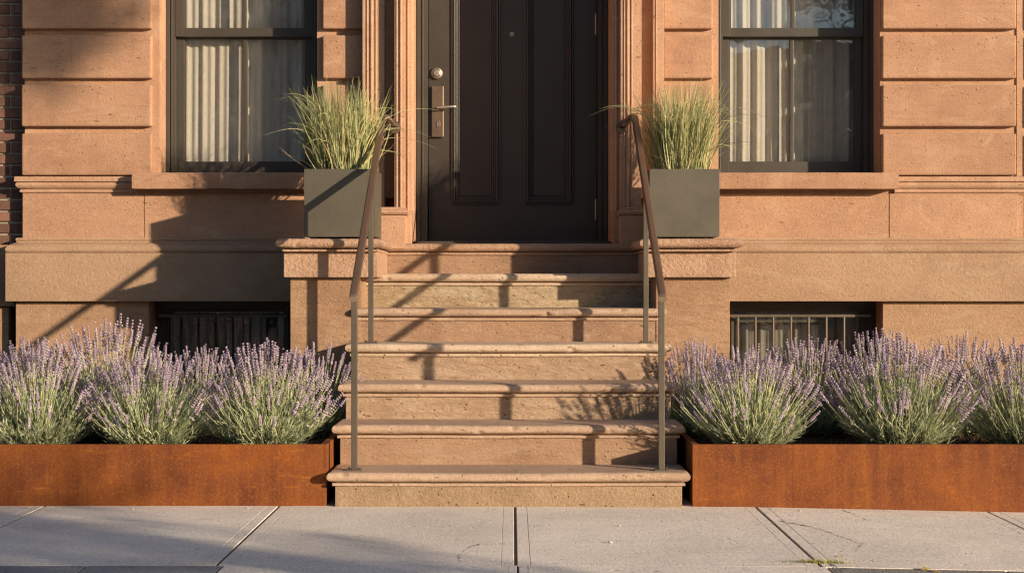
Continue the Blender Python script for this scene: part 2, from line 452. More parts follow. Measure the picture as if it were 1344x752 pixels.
# ------------------------------------------------------------------ depths (metres from the camera)
WALL = 8.905; BLK = 8.866; SILLF = 8.785; BASEF = 8.83; LOWW = 8.88
ZT = 5.2                                             # height to which the facade is built

# ================================================================== THE BROWNSTONE HOUSE
house = thing('brownstone_house', 'rose and tan brownstone house front with dark door and two tall windows', 'house', (0, WALL, 0))
winL = (-1.962, -1.085, 1.592, 3.24); winR = (1.149, 2.048, 1.592, 3.24)
LB = (X(195, LOWW), X(384, LOWW)); RB = (X(954, LOWW), X(1159, LOWW))
basZ = (.18, Z(397, LOWW))
doorO = (-.556, .556, 1.0, 3.75)
HX0 = X(28, BLK); HX1 = X(1335, BLK)
z_belt_t = Z(231.5, 8.86); z_belt_b = Z(254.5, 8.86)
z_tor_t = Z(314.5, 8.87); z_tor_b = Z(332, BASEF); z_bas_b = Z(395.5, BASEF)
# main masonry
bm = BM(); holes_wall(bm, HX0 + .008, 5.2, z_tor_b - .01, ZT, WALL, WALL + .42, [winL, winR, doorO])
obj('wall', bm, 'brown2', house)
bm = BM(); holes_wall(bm, X(21, LOWW), 5.2, -.25, z_tor_b - .012, LOWW, WALL + .42, [(LB[0], LB[1], basZ[0], basZ[1] + .01), (RB[0], RB[1], basZ[0], basZ[1] + .01), (-.6, .6, .9, 1.4)])
obj('lower_wall', bm, 'base2', house)

def blocks(x0, x1, first_px, bev=.011, lip=.0, name='rusticated_blocks', mt='brown'):
    bm = BM()
    rows = [(-22, 38.3), (46.5, 103.3), (111.5, 166.3), (175.5, 230.2)]
    # upper courses repeat the same course height
    p = 64.6
    k = 0; ys = list(rows)
    while ys[0][0] > -640: ys.insert(0, (rows[0][1] - p * (k + 1) - 56, rows[0][1] - p * (k + 1))); k += 1
    ys = [y for y in ys if y != rows[0]]; ys.insert(k, (-18, 38.3))
    ys = sorted(set(ys))
    for a, b_ in ys:
        zt, zb = Z(a, BLK), Z(b_, BLK)
        if zt > ZT: continue
        B(bm, x0 + random.uniform(-.001, .001), x1 + random.uniform(-.0015, .0015), BLK + random.uniform(-.0015, .0015), WALL + .01, zb, zt, bev, 3)
    return obj(name, bm, mt, house)
blocks(HX0, X(199, BLK), 28)
blocks(X(423, BLK), -.815, 423)
blocks(.838, X(936, BLK), 872)
blocks(X(1158, BLK), X(1334, BLK), 1158)
blocks(X(1352, BLK), X(1480, BLK), 1352)
# course under the blocks: belt mouldings left and right of the sills
def belt(x0, x1, sides):
    bm = BM(); zt, zb = z_belt_t, z_belt_b; h = zt - zb
    pr = [(.03, zt), (.046, zt - .002), (.048, zt - .026), (.046, zt - .029), (.036, zt - .030), (.034, zt - .036), (.040, zt - .037),
          (.042, zt - .045), (.040, zt - .055), (.034, zt - .062), (.028, zt - .068), (.020, zt - .072), (.022, zt - .075),
          (.024, zt - .08), (.022, zt - .087), (.012, zt - .09), (.008, zb)]
    sweep_block(bm, x0, x1, WALL, WALL + .012, pr, sides, .04, .0006)
    return obj('belt_course', bm, 'surround', house)
belt(HX0 + .01, X(174, SILLF), 'LF'); belt(X(1180, SILLF), 5.2, 'F')
# plain course: two shallow panels with a butt joint
for x0, x1 in ((HX0, X(188.5, 8.888)), (X(189.5, 8.888), -.84), (.84, X(1166.5, 8.888)), (X(1167.5, 8.888), X(1336, 8.888)), (X(1350, 8.888), 5.1)):
    bm = BM(); B(bm, x0, x1, 8.888, WALL + .01, z_tor_t - .01, z_belt_b + .002, .003); obj('stone_course', bm, 'brown2', house)
# base: rounded water-table moulding and projecting band under it
for x0, x1, s, jn in ((X(27, WALL), -.9, 'LF', 189), (.9, 5.2, 'F', 1167)):
    bm = BM(); zt, zb = z_tor_t, z_tor_b
    o0 = .012; pr = [(.004, zt + .012), (.018, zt + .010), (.022, zt), (.016, zt - .010), (.018, zt - .016), (.030, zt - .019), (.044, zt - .026), (.056, zt - .036),
          (.064, zt - .048), (.066, zt - .058), (.062, zt - .068), (.056, zt - .073), (.050, zb + .001)]
    sweep_block(bm, x0, x1, WALL, WALL + .012, pr, s, .04, .0007)
    obj('water_table', bm, 'base', house)
    bm = BM(); B(bm, x0 - (.062 if 'L' in s else 0), x1, BASEF, WALL + .05, z_bas_b, zb + .0005, .004); obj('base_band', bm, 'base', house)

# vertical return strip right of the block pier is the plain wall itself: a slim raised fillet marks it
bm = BM(); B(bm, X(1336.5, BLK), X(1349, BLK), WALL - .010, WALL + .01, z_belt_t + .002, ZT, .003); obj('corner_strip', bm, 'surround', house)

# ---- windows
def window(x0, x1, z0, z1, sill):
    yF = 9.085
    bm = BM(); holes_wall(bm, x0, x1, z0, z1, yF, yF + .13, [(x0 + .048, x1 - .048, z0 + .02, z1 - .05)])
    # stepped brick-mould
    for a, b_, yo in ((x0, x0 + .022, .02), (x1 - .022, x1, .02), (x0 + .026, x0 + .036, .010), (x1 - .036, x1 - .026, .010)):
        B(bm, a, b_, yF - yo, yF + .002, z0 + .003, z1 - .003, .003)
    B(bm, x0 + .002, x1 - .002, yF - .030, yF + .003, z0 + .001, z0 + .017, .003)
    w = obj('window', bm, 'frame', house)
    zm = Z(43.5, 9.11)
    xa, xb = x0 + .049, x1 - .049
    def sash(xa, xb, za, zb, y, rb, rt):
        bm = BM(); s = .042
        B(bm, xa, xa + s, y, y + .035, za, zb, .003); B(bm, xb - s, xb, y, y + .035, za, zb, .003)
        B(bm, xa + s - .001, xb - s + .001, y + .0015, y + .0335, za, za + rb, .003)
        B(bm, xa + s - .001, xb - s + .001, y + .0015, y + .0335, zb - rt, zb, .003)
        xm = (xa + xb) / 2
        B(bm, xm - .0115, xm + .0115, y + .002, y + .033, za + rb - .001, zb - rt + .001, .004)
        # glazing bead
        for a, b_ in ((xa + s - .001, xa + s + .007), (xb - s - .007, xb - s + .001)):
            B(bm, a, b_, y + .010, y + .026, za + rb, zb - rt)
        obj('sash', bm, 'frame', w)
        bm = BM(); B(bm, xa + .03, xb - .03, y + .017, y + .021, za + .02, zb - .02); obj('glass', bm, 'glass', w)
    sash(xa, xb, z0 + .018, zm + .012, 9.135, .070, .045)
    sash(xa, xb, zm - .024, z1 - .052, 9.097, .050, .045)
    bm = BM(); sx0, sx1 = sill
    sweep_block(bm, sx0, sx1, SILLF + .002, WALL + .02, [(-.004, z0), (0, z0 - .004), (.001, z0 - .03), (.0, z0 - .085), (-.003, z0 - .089)], 'LFR', .015, .0007, 3, int(abs(sx0) * 10))
    obj('window_sill', bm, 'brown', w)
    return w
window(*winL, (X(173, SILLF), -.90)); window(*winR, (.90, X(1179.5, SILLF)))

def curtain(name, x0, x1, z0, z1, y, folds, label, amp=.022, sd=0, mt='curtain'):
    rd = random.Random(sd); nx = int((x1 - x0) / .004); nz = 14; V = []; Fc = []
    ph = [rd.uniform(0, 6.28) for _ in range(4)]
    for j in range(nz + 1):
        z = z0 + (z1 - z0) * j / nz
        for i in range(nx + 1):
            x = x0 + (x1 - x0) * i / nx; u = (x - x0) / (x1 - x0)
            a = 2 * PI * folds * (u + .018 * math.sin(5 * u + ph[0]) + .004 * math.sin(2.2 * z + ph[1]))
            s = math.sin(a); yy = y - amp * s * (.85 + .3 * math.sin(3 * u + ph[2])) - .006 * math.sin(a * 2.3 + ph[3])
            V.append((x, yy + .004 * math.sin(3 * z + x * 9), z))
    for j in range(nz):
        for i in range(nx):
            a = j * (nx + 1) + i; Fc.append((a, a + 1, a + nx + 2, a + nx + 1))
    o = raw(name, V, Fc, mt, None, True); return top(o, label, 'curtain', 'sheer curtains in the windows')
curtain('curtain', -1.99, -1.06, 1.60, 3.35, 9.215, 9, 'sheer pleated curtain behind the tall window left of the door', .010, 1)
curtain('curtain', 1.12, 2.08, 1.60, 3.35, 9.215, 10, 'sheer pleated curtain behind the tall window right of the door', .012, 2)
# dark rooms behind the openings
def room(x0, x1, z0, z1):
    bm = BM(); y0, y1 = WALL + .42, WALL + 3.0
    B(bm, x0, x1, y0, y1, z0, z1)
    for f in list(bm.faces):
        if abs(f.calc_center_median().y - y0) < .01: bm.faces.remove(f)
    o = obj('room_wall', bm, 'room', house, sharp=0)
room(-.64, .64, 1.1, 3.9); room(-2.8, -.66, 1.3, 3.9); room(.66, 2.9, 1.3, 3.9); room(-2.8, -.7, -.2, 1.28); room(.7, 2.9, -.2, 1.28)

# ---- basement windows with security bars
def basement(x0, x1, glassy):
    z0, z1 = basZ; y = 9.06
    bm = BM(); holes_wall(bm, x0, x1, z0, z1 + .01, y, y + .1, [(x0 + .075, x1 - .075, z0 + .06, z1 - .055)])
    B(bm, x0 + .003, x1 - .003, y - .02, y + .002, z1 - .022, z1 + .005, .003)
    for a in (x0 + .045, x1 - .06): B(bm, a, a + .015, y - .012, y + .002, z0, z1 - .024, .003)
    B(bm, x0 + .06, x1 - .06, y - .009, y + .003, z1 - .05, z1 - .038, .003)
    w = obj('basement_window', bm, 'frame', house)
    bm = BM(); B(bm, x0 + .06, x1 - .06, y + .05, y + .054, z0 + .04, z1 - .04); obj('glass', bm, 'glass', w)
    bm = BM(); zt = Z(412.5, 8.99)
    yb = 8.985
    B(bm, x0 + .03, x1 - .045, yb - .006, yb + .008, zt - .016, zt, .002)
    B(bm, x0 + .03, x1 - .045, yb - .006, yb + .008, z0 + .05, z0 + .07, .002)
    n = 8; sp = X(23.2 + 672, 8.99)
    x = x1 - .195
    k = 0
    while x > x0 + .03:
        tube(bm, [(x, yb + .001, z0 + .02), (x, yb + .001, zt - .012)], .0072, 8); x -= sp
    obj('security_grille', bm, 'post', w)
    # a low wooden lattice standing behind the glass
    bm = BM(); zz = Z(420, 9.2)
    B(bm, x0 + .09, x1 - .22, 9.125, 9.135, zz - .012, zz); obj('blind_rail', bm, 'post', w)
basement(LB[0], LB[1], 0); basement(RB[0], RB[1], 1)
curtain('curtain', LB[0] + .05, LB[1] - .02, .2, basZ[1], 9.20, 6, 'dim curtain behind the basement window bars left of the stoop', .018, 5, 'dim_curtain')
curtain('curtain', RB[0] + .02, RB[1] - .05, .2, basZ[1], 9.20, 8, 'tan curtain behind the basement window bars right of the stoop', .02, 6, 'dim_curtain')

# ---- door surround
ZL = 1.2                                             # landing height
def bead(bm, x, y, r, z0, z1, n=10):
    tube(bm, [(x, y, z0), (x, y, z1)], r, n)
zpl = Z(283, 8.70); ztor = Z(275, 8.70); zpan = Z(259, 8.75)
def pilaster(parts, plinth, beads, px):
    bm = BM()
    for (x0, x1, yf, zb) in parts: B(bm, x0, x1, yf, WALL + .02, zb, 3.9, .004, 2)
    for (x, y, r) in beads: bead(bm, x, y, r, ztor, 3.9)
    p = obj('pilaster', bm, 'surround', house)
    x0, x1 = plinth
    bm = BM()
    B(bm, x0, x1, 8.675, WALL + .02, ZL - .03, zpl, .005)
    zc = (zpl + ztor) / 2
    sweep_block(bm, x0 + .006, x1 - .006, 8.69, WALL + .02, [(0, ztor + .012), (.006, ztor + .004), (.005, ztor), (.014, ztor - .006), (.020, zc), (.014, zpl + .006), (.005, zpl + .0005)], 'LFR', .02, .0005)
    obj('plinth', bm, 'surround', p)
    return p
pilaster([(-.822, -.700, 8.79, ZL - .02), (-.702, -.640, 8.845, zpan), (-.702, -.640, 8.792, ZL - .02) if False else (-.701, -.641, 8.7905, ZL - .02)][:2] + [(-.6405, -.585, 8.72, ZL - .02), (-.590, -.556, 8.80, ZL - .02)],
         (-.735, -.578), [(-.795, 8.790, .006), (-.772, 8.790, .009), (-.748, 8.790, .005), (-.628, 8.720, .005), (-.606, 8.719, .008), (-.572, 8.80, .008), (-.558, 8.86, .010), (-.556, 8.95, .008)], 0)
pilaster([(.592, .706, 8.72, ZL - .02), (.704, .775, 8.845, zpan), (.775, .836, 8.79, ZL - .02), (.556, .597, 8.80, ZL - .02)],
         (.588, .745), [(.612, 8.719, .005), (.630, 8.719, .009), (.652, 8.719, .005), (.792, 8.79, .005), (.574, 8.80, .008), (.560, 8.86, .010), (.556, 8.95, .008)], 0)
bm = BM(); B(bm, -.9, .9, 8.70, WALL + .02, 3.9, 4.25, .01); B(bm, -1.0, 1.0, 8.60, WALL + .02, 4.25, 4.36, .02); obj('door_hood', bm, 'surround', house)
# ---- door
DY = 9.38
dx0, dx1 = X(563, DY), X(783, DY); zb = Z(318.5, DY); ztd = 3.62
bm = BM(); holes_wall(bm, -.555, .555, ZL - .01, 3.76, 9.27, 9.46, [(dx0 - .004, dx1 + .004, ZL - .011, ztd)])
for a, b_, yo in ((-.553, -.530, .012), (.530, .553, .012), (-.522, -.512, .006), (.512, .522, .006)): B(bm, a, b_, 9.27 - yo, 9.272, ZL, 3.74, .003)
frame = obj('door_frame', bm, 'frame', house)
bm = BM(); B(bm, -.553, .553, 8.95, 9.45, ZL - .02, zb - .004, .004); obj('threshold', bm, 'frame', house)
# door leaf with two long sunk panels
pL = (X(604, DY), X(645, DY)); pR = (X(700, DY), X(741, DY)); pzb = Z(257, DY); pzt = 3.42
bm = BM(); holes_wall(bm, dx0, dx1, zb, ztd - .004, DY, DY + .045, [(pL[0] - .05, pL[1] + .05, pzb - .05, pzt), (pR[0] - .05, pR[1] + .05, pzb - .05, pzt)])
B(bm, dx0 + .01, dx1 - .01, DY + .026, DY + .040, zb + .01, ztd - .01)
door = obj('door', bm, 'door', house)
for (a, b_) in (pL, pR):
    # bolection moulding: stepped rings round the panel
    def ring(bm, o0, o1, y):
        x0, x1, z0, z1 = a - o0, b_ + o0, pzb - o0, pzt + o0
        t = o0 - o1
        B(bm, x0, x0 + t, y, DY + .03, z0, z1, .0045, 3); B(bm, x1 - t, x1, y, DY + .03, z0, z1, .0045, 3)
        B(bm, x0 + t * .98, x1 - t * .98, y + .0006, DY + .03, z0, z0 + t, .0045, 3); B(bm, x0 + t * .98, x1 - t * .98, y + .0006, DY + .03, z1 - t, z1, .0045, 3)
    bm = BM(); ring(bm, .053, .041, DY - .010); ring(bm, .040, .028, DY - .016); ring(bm, .027, .016, DY - .006); ring(bm, .015, .004, DY + .004)
    obj('panel_moulding', bm, 'door', door)
    bm = BM(); B(bm, a - .001, b_ + .001, DY + .010, DY + .03, pzb, pzt - .004, .004); obj('door_panel', bm, 'door', door)
# hardware
ex0, ex1 = X(566.5, 9.35), X(582, 9.35); ez0, ez1 = Z(180, 9.35), Z(113, 9.35)
bm = BM(); B(bm, ex0, ex1, DY - .026, DY + .002, ez0, ez1, .0035, 3); esc = obj('lock_plate', bm, 'bronze', door)
bm = BM(); kx = X(575.5, 9.35); kz = Z(163, 9.35)
pts = [(kx + .0075 * math.cos(t), DY - .029, kz + .0075 * math.sin(t) + (.011 if 0 < t < PI else -.011)) for t in [i * 2 * PI / 24 + .01 for i in range(24)]]
tube(bm, pts + [pts[0]], .0022, 6); B(bm, kx - .0018, kx + .0018, DY - .0275, DY - .02, kz - .009, kz + .009); obj('keyhole', bm, 'nickel', door)
bm = BM(); lx, lz = X(575, 9.35), Z(142.5, 9.35)
lathe_y(bm, lx, lz, [(.011, DY - .026), (.011, DY - .034), (.008, DY - .036), (.008, DY - .066)], 20)
sweep(bm, [(lx - .006, DY - .068, lz), (lx + .02, DY - .070, lz + .001), (lx + .06, DY - .070, lz + .004), (lx + .092, DY - .070, lz + .006), (lx + .103, DY - .064, lz + .005)], .016, .014, Vector((0, 0, 1)), 3, .42)
obj('lever_handle', bm, 'nickel', door)
bm = BM(); cx, cz = X(573, 9.35), Z(96, 9.35)
lathe_y(bm, cx, cz, [(.036, DY + .001), (.036, DY - .006), (.034, DY - .014), (.030, DY - .018), (.024, DY - .020), (.021, DY - .016), (.019, DY - .024), (.013, DY - .027)], 36)
B(bm, cx - .0015, cx + .0015, DY - .0285, DY - .02, cz - .008, cz + .008); obj('deadbolt', bm, 'nickel', door)
bm = BM(); cx, cz = X(672, 9.37), Z(45, 9.37)
lathe_y(bm, cx, cz, [(.014, DY + .001), (.014, DY - .004), (.012, DY - .006), (.008, DY - .0065), (.007, DY - .003)], 24); obj('peephole', bm, 'nickel', door)
for hz in (Z(275, DY), 2.5, 3.4):
    bm = BM(); tube(bm, [(dx1 - .004, DY - .008, hz - .056), (dx1 - .004, DY - .008, hz + .056)], .0075, 12)
    tube(bm, [(dx1 - .004, DY - .008, hz - .062), (dx1 - .004, DY - .008, hz + .062)], .004, 8); obj('hinge', bm, 'hinge', door)

# ================================================================== NEIGHBOURING BRICK HOUSE
nb = thing('brick_house', 'neighbouring dark brick wall on a tan stone base at the left edge', 'house', (-3.6, 8.96, 0))
bx1 = X(28, BLK) + .012
bm = BM(); B(bm, -6., bx1, 8.968, 9.3, 1.15, ZT); obj('mortar', bm, 'mortar', nb)
bm = BM(); z = 1.2; r = 0; rd = random.Random(5)
while z < ZT - .07:
    x = bx1 - .002 - (.0 if r % 2 else .105)
    if r % 2 == 0: B(bm, x + .010, bx1 - .002, 8.957 + rd.uniform(-.002, .002), 8.99, z, z + .054, .004, 1)
    while x > -5.9:
        l = .205; B(bm, max(-6, x - l), x, 8.957 + rd.uniform(-.003, .003), 8.99, z + rd.uniform(-.001, .001), z + .054, .004, 1)
        x -= l + .010
    z += .0645; r += 1
obj('wall', bm, 'brick', nb)
bm = BM(); B(bm, -6., X(13, BASEF) - .004, 8.93, 9.3, Z(402, 8.93), 1.199, .005); B(bm, -6., X(11, 8.95), 8.955, 9.3, -.2, Z(403, 8.93), .005); obj('foundation', bm, 'base2', nb)

# ================================================================== STOOP
stoop = thing('stoop', 'brownstone stoop of seven worn steps between two capped piers', 'stoop', (0, 7.0, 0))
tz = [.154, .338, .508, .687, .857, 1.035, 1.2]
D0 = [7.0 + .28 * i for i in range(7)]
edges = [(428.5, 906.5), (435.5, 899.5), (443.5, 891), (453, 882), (462, 876), (474, 861), (494, 849)]
tm = ['tread_a', 'tread_a', 'tread_a', 'tread_b', 'tread_a', 'tread_b', 'cap']
rm = ['ris_d', 'ris_a', 'ris_c', 'ris_c', 'ris_a', 'ris_b', 'ris_a']
for i in range(7):
    a, b_ = edges[i]; D = D0[i]; xa, xb = X(a, D), X(b_, D)
    ov = .034
    y1 = D0[i + 1] + .06 if i < 6 else 9.27
    flush = i >= 5
    rx0, rx1 = (xa + ov, xb - ov) if not flush else (xa - .02, xb + .02)
    if i == 6: rx0, rx1 = -.70, .70
    zbot = tz[i - 1] - .02 if i else -.03
    bm = BM(); B(bm, rx0, rx1, D + ov, y1, zbot, tz[i] - .044, .003)
    s = obj('step', bm, rm[i], stoop)
    h = .042
    bm = BM()
    if flush:
        if i == 6: xa, xb = -.695, .695
        sweep_block(bm, xa - .01, xb + .01, D + ov, y1, bull(tz[i], h, ov, 8, .013), 'F', .012, .0009, 9, i + 1)
    else:
        sweep_block(bm, xa + ov, xb - ov, D + ov, y1, bull(tz[i], h, ov, 8, .013), 'LFR', .012, .0009, 12 if i else 7, i + 1, wear=.005)
    obj('tread', bm, tm[i], s)
# piers
CAPZ = 1.208
for side, (c0, c1), (k0, k1), (p0, p1) in ((-1, (362, 503), (373, 496), (381, 474)), (1, (840, 976), (849, 965), (861, 958))):
    kx0, kx1 = X(k0, 8.12), X(k1, 8.12); px0, px1 = X(p0, 8.15), X(p1, 8.15); cx0, cx1 = X(c0, 8.04), X(c1, 8.04)
    zk = Z(364, 8.12)
    bm = BM(); B(bm, px0, px1, 8.15, 8.86, -.03, zk + .01, .004); pier = obj('pier', bm, 'pier', stoop)
    bm = BM(); B(bm, kx0, kx1, 8.105, 8.87, zk, CAPZ - .05, .004); obj('pier_block', bm, 'cap', pier)
    ov = .06
    bm = BM(); sweep_block(bm, cx0 + ov, cx1 - ov, 8.04 + ov, 8.875, bull(CAPZ, .047, ov, 10, .011, .5), 'LFR', .012, .0008, 5, 20 + side)
    obj('cap_stone', bm, 'cap', pier)

# ================================================================== HANDRAILS
def handrail(xr, s, label):
    t = thing('handrail', label, 'handrail', (xr, 7.08, tz[0]), 'bronze handrails of the stoop')
    y0, y1 = 7.03, 8.64; z0, z1 = Z(391, 7.05), 1.885
    sl = (z1 - z0) / (y1 - y0)
    zr = lambda y: z0 + (y - y0) * sl
    bm = BM(); path = [(xr, y0 - .004, z0 - .004), (xr, y0, z0 - .001), (xr, y0 + .006, zr(y0 + .006))] + [(xr, y, zr(y)) for y in (7.2, 7.6, 8.0, 8.4, 8.58)]
    path += [(xr, y1 - .02, z1 - .008), (xr - s * .004, y1 + .012, z1 + .001), (xr - s * .016, y1 + .03, z1 - .004), (xr - s * .034, y1 + .042, z1 - .020), (xr - s * .050, y1 + .052, z1 - .038), (xr - s * .060, 8.76, z1 - .050)]
    ws = [.7, .93, 1] + [1] * (len(path) - 3)
    sweep(bm, path, .036, .026, Vector((1, 0, 0)), 3, .35, ws)
    obj('rail', bm, 'rail', t)
    bm = BM(); sweep(bm, [(xr, y0 - .007, z0 - .006), (xr, y0 + .012, zr(y0 + .012))], .0375, .0275, Vector((1, 0, 0)), 3, .4); obj('end_cap', bm, 'worn', t)
    bm = BM(); yw = 8.72 if abs(xr - s * .06) < .706 else 8.79
    lathe_y(bm, xr - s * .060, z1 - .052, [(.014, 8.74), (.014, yw - .012), (.033, yw - .009), (.035, yw - .002), (.035, yw + .01)], 24); obj('wall_flange', bm, 'rail', t)
    for (yp, zb, w) in ((7.085, tz[0], .027), (7.915, tz[3], .025)):
        bm = BM(); B(bm, xr - w / 2, xr + w / 2, yp - w / 2, yp + w / 2, zb + .001, zr(yp) - .008, .003); p = obj('post', bm, 'post', t)
        bm = BM(); B(bm, xr - .033, xr + .033, yp - .026, yp + .026, zb - .002, zb + .006, .002)
        for sx in (-1, 1):
            tube(bm, [(xr + sx * .024, yp, zb + .004), (xr + sx * .024, yp, zb + .013)], .0055, 6)
        obj('base_plate', bm, 'post', p)
handrail(-.698, -1, 'brown metal handrail rising along the left side of the steps')
handrail(.662, 1, 'brown metal handrail rising along the right side of the steps')

# ================================================================== SQUARE PLANTERS AND GRASSES
def square_planter(x0, x1, label):
    y0 = 8.19; y1 = y0 + (x1 - x0); zb, zt = 1.2205, Z(222, 8.19); w = .012
    t = thing('square_planter', label, 'planter', ((x0 + x1) / 2, (y0 + y1) / 2, CAPZ), 'square metal planters on the piers')
    bm = BM(); B(bm, x0, x1, y0, y0 + w, zb, zt, .002); B(bm, x0, x1, y1 - w, y1, zb, zt, .002)
    B(bm, x0 + .0005, x0 + w, y0 + w - .001, y1 - w + .001, zb + .001, zt - .0005, .002); B(bm, x1 - w, x1 - .0005, y0 + w - .001, y1 - w + .001, zb + .001, zt - .0005, .002)
    B(bm, x0 + w, x1 - w, y0 + w, y1 - w, zb + .002, zb + .012)
    obj('planter_box', bm, 'planter', t)
    for a in (x0 + .03, x1 - .06):
        for b_ in (y0 + .02, y1 - .05):
            bm = BM(); B(bm, a, a + .03, b_, b_ + .03, CAPZ - .001, zb + .004); obj('foot', bm, 'rubber', t)
    bm = BM()
    n = 14; g = [[bm.verts.new((x0 + w * .7 + (x1 - x0 - 1.4 * w) * i / n, y0 + w * .7 + (y1 - y0 - 1.4 * w) * j / n, zt - .03 + random.uniform(-.006, .006))) for j in range(n + 1)] for i in range(n + 1)]
    for i in range(n):
        for j in range(n): bm.faces.new((g[i][j], g[i + 1][j], g[i + 1][j + 1], g[i][j + 1]))
    obj('soil', bm, 'soil', t)
    return ((x0 + x1) / 2, (y0 + y1) / 2, zt - .035)
gl = square_planter(X(399, 8.19), X(493, 8.19), 'grey zinc cube planter on the pier cap left of the door')
gr = square_planter(X(852.5, 8.19), X(944.5, 8.19), 'grey zinc cube planter on the pier cap right of the door')

def ribbons(P, W, side):
    """P (N,S,3) centre lines, W (N,S) widths, side (N,3) -> quads"""
    N, S, _ = P.shape
    off = side[:, None, :] * W[:, :, None] * .5
    V = np.stack([P - off, P + off], 2).reshape(-1, 3)
    base = (np.arange(N)[:, None] * S + np.arange(S - 1)[None, :]) * 2
    Fq = np.stack([base, base + 1, base + 3, base + 2], -1).reshape(-1, 4)
    return V, Fq
def grass(c, label, seed, lean, rail_side):
    r = np.random.default_rng(seed)
    t = thing('ornamental_grass', label, 'grass', c, 'ornamental grasses in the square planters')
    def blades(N, h0, h1, spread, droop, w, br=.135):
        a = r.uniform(0, 2 * PI, N); rad = br * np.sqrt(r.uniform(0, 1, N))
        bx, by = rad * np.cos(a) * 1.0, rad * np.sin(a) * 1.0
        az = a + r.normal(0, .5, N); h = r.uniform(h0, h1, N)
        lat = np.minimum(spread * np.abs(r.normal(0, 1, N)) * (.35 + rad / br) + .01, .30)
        dr = np.minimum(droop * np.abs(r.normal(0, 1, N)) * lat, h * .35)
        u = np.linspace(0, 1, 9)[None, :]
        kk = r.uniform(1.2, 2.2, N)[:, None]
        tw = r.normal(0, .018, N)[:, None] * np.sin(u * PI)
        Xp = bx[:, None] + (lat * np.cos(az))[:, None] * u ** kk + lean * u ** 2 + tw
        Yp = by[:, None] + (lat * np.sin(az))[:, None] * u ** kk + tw * .5
        Zp = h[:, None] * (u - .1 * u ** 2) - dr[:, None] * u ** 3
        P = np.stack([Xp, Yp, Zp], -1)
        Wd = w * (1 - u ** 2.2) * r.uniform(.7, 1.3, N)[:, None] + .0005
        sa = r.uniform(-.9, .9, N); side = np.stack([np.cos(sa), np.sin(sa), 0 * sa], -1)
        return ribbons(P, Wd, side)
    def arcs(N, w):
        a = np.where(r.uniform(0, 1, N) < .5, 0, PI) + r.normal(0, 1.0, N); reach = r.uniform(.18, .46, N); hh = r.uniform(.16, .46, N)
        u = np.linspace(0, 1, 12)[None, :]; rise = hh[:, None] * np.sin(u ** .8 * PI * r.uniform(.55, .78, N)[:, None])
        out = reach[:, None] * u ** 1.5
        P = np.stack([.06 * np.cos(a)[:, None] + out * np.cos(a)[:, None], .06 * np.sin(a)[:, None] + out * np.sin(a)[:, None] - .02, rise], -1)
        Wd = w * (1 - u ** 2.4) * r.uniform(.8, 1.2, N)[:, None] + .0006
        side = np.stack([np.full(N, .25), np.full(N, .3), np.full(N, .92)], -1)
        V, Fq = ribbons(P, Wd, side); return V, Fq
    def merge(L):
        Vs, Fs, k = [], [], 0
        for V, Fc in L: Vs.append(V); Fs.append(Fc + k); k += len(V)
        return np.concatenate(Vs), np.concatenate(Fs)
    def behind(V):                             # blades on the rail side bend back past it
        V = V.copy(); ex = np.maximum(0, V[:, 0] * rail_side - .11); V[:, 1] += np.minimum(ex * 2.6, .26); V[:, 1] = np.where(V[:, 2] > 0, np.minimum(V[:, 1], .33), V[:, 1]); return V
    V, Fc = merge([blades(520, .34, .60, .075, .2, .0036), blades(420, .16, .44, .055, .1, .0038), blades(50, .30, .50, .17, .35, .0032), arcs(30, .0034)])
    V = behind(V); raw('blades', V, Fc, 'grass', t)
    V, Fc = merge([blades(130, .15, .52, .08, .15, .0036), blades(14, .26, .40, .24, .3, .0030)])
    V = behind(V); raw('dry_blades', V, Fc, 'drygrass', t)
grass(gl, 'clump of feathery green grass in the left square planter', 11, -.02, 1)
grass(gr, 'clump of feathery green grass in the right square planter', 17, .02, -1)

# ================================================================== CORTEN TROUGHS
PF = 7.06; PT = Z(583, PF); PB = 8.74
def trough(x0, x1, m, label, zlow):
    t = thing('steel_trough', label, 'planter', ((x0 + x1) / 2, PF, 0), 'rusted steel troughs along the sidewalk')
    w = .008
    bm = BM()
    nx = 40
    B(bm, x0, x1, PF, PF + w, zlow, PT, .002); 
    obj('front_panel', bm, m, t)
    bm = BM(); B(bm, x0 + .001, x1 - .001, PB - w, PB, -.03, PT - .001, .002); obj('back_panel', bm, m, t)
    for a in (x0, x1 - w):
        bm = BM(); B(bm, a + .0005, a + w, PF + w, PB - w, zlow + .02, PT - .0008, .002); obj('end_panel', bm, m, t)
    # rim folded inwards
    bm = BM(); B(bm, x0 + w, x1 - w, PF + w - .001, PF + .030, PT - .006, PT - .001, .001)
    for a in (x0 + w - .001, x1 - w - .022): B(bm, a, a + .023, PF + .0305, PB - w, PT - .006, PT - .0015, .001)
    obj('rim', bm, m, t)
trough(-3.6, X(428.5, PF), 'corten_a', 'rust brown steel trough left of the steps', -.02)
trough(X(909, PF), 3.6, 'corten_b', 'rust orange steel trough right of the steps', -.12)
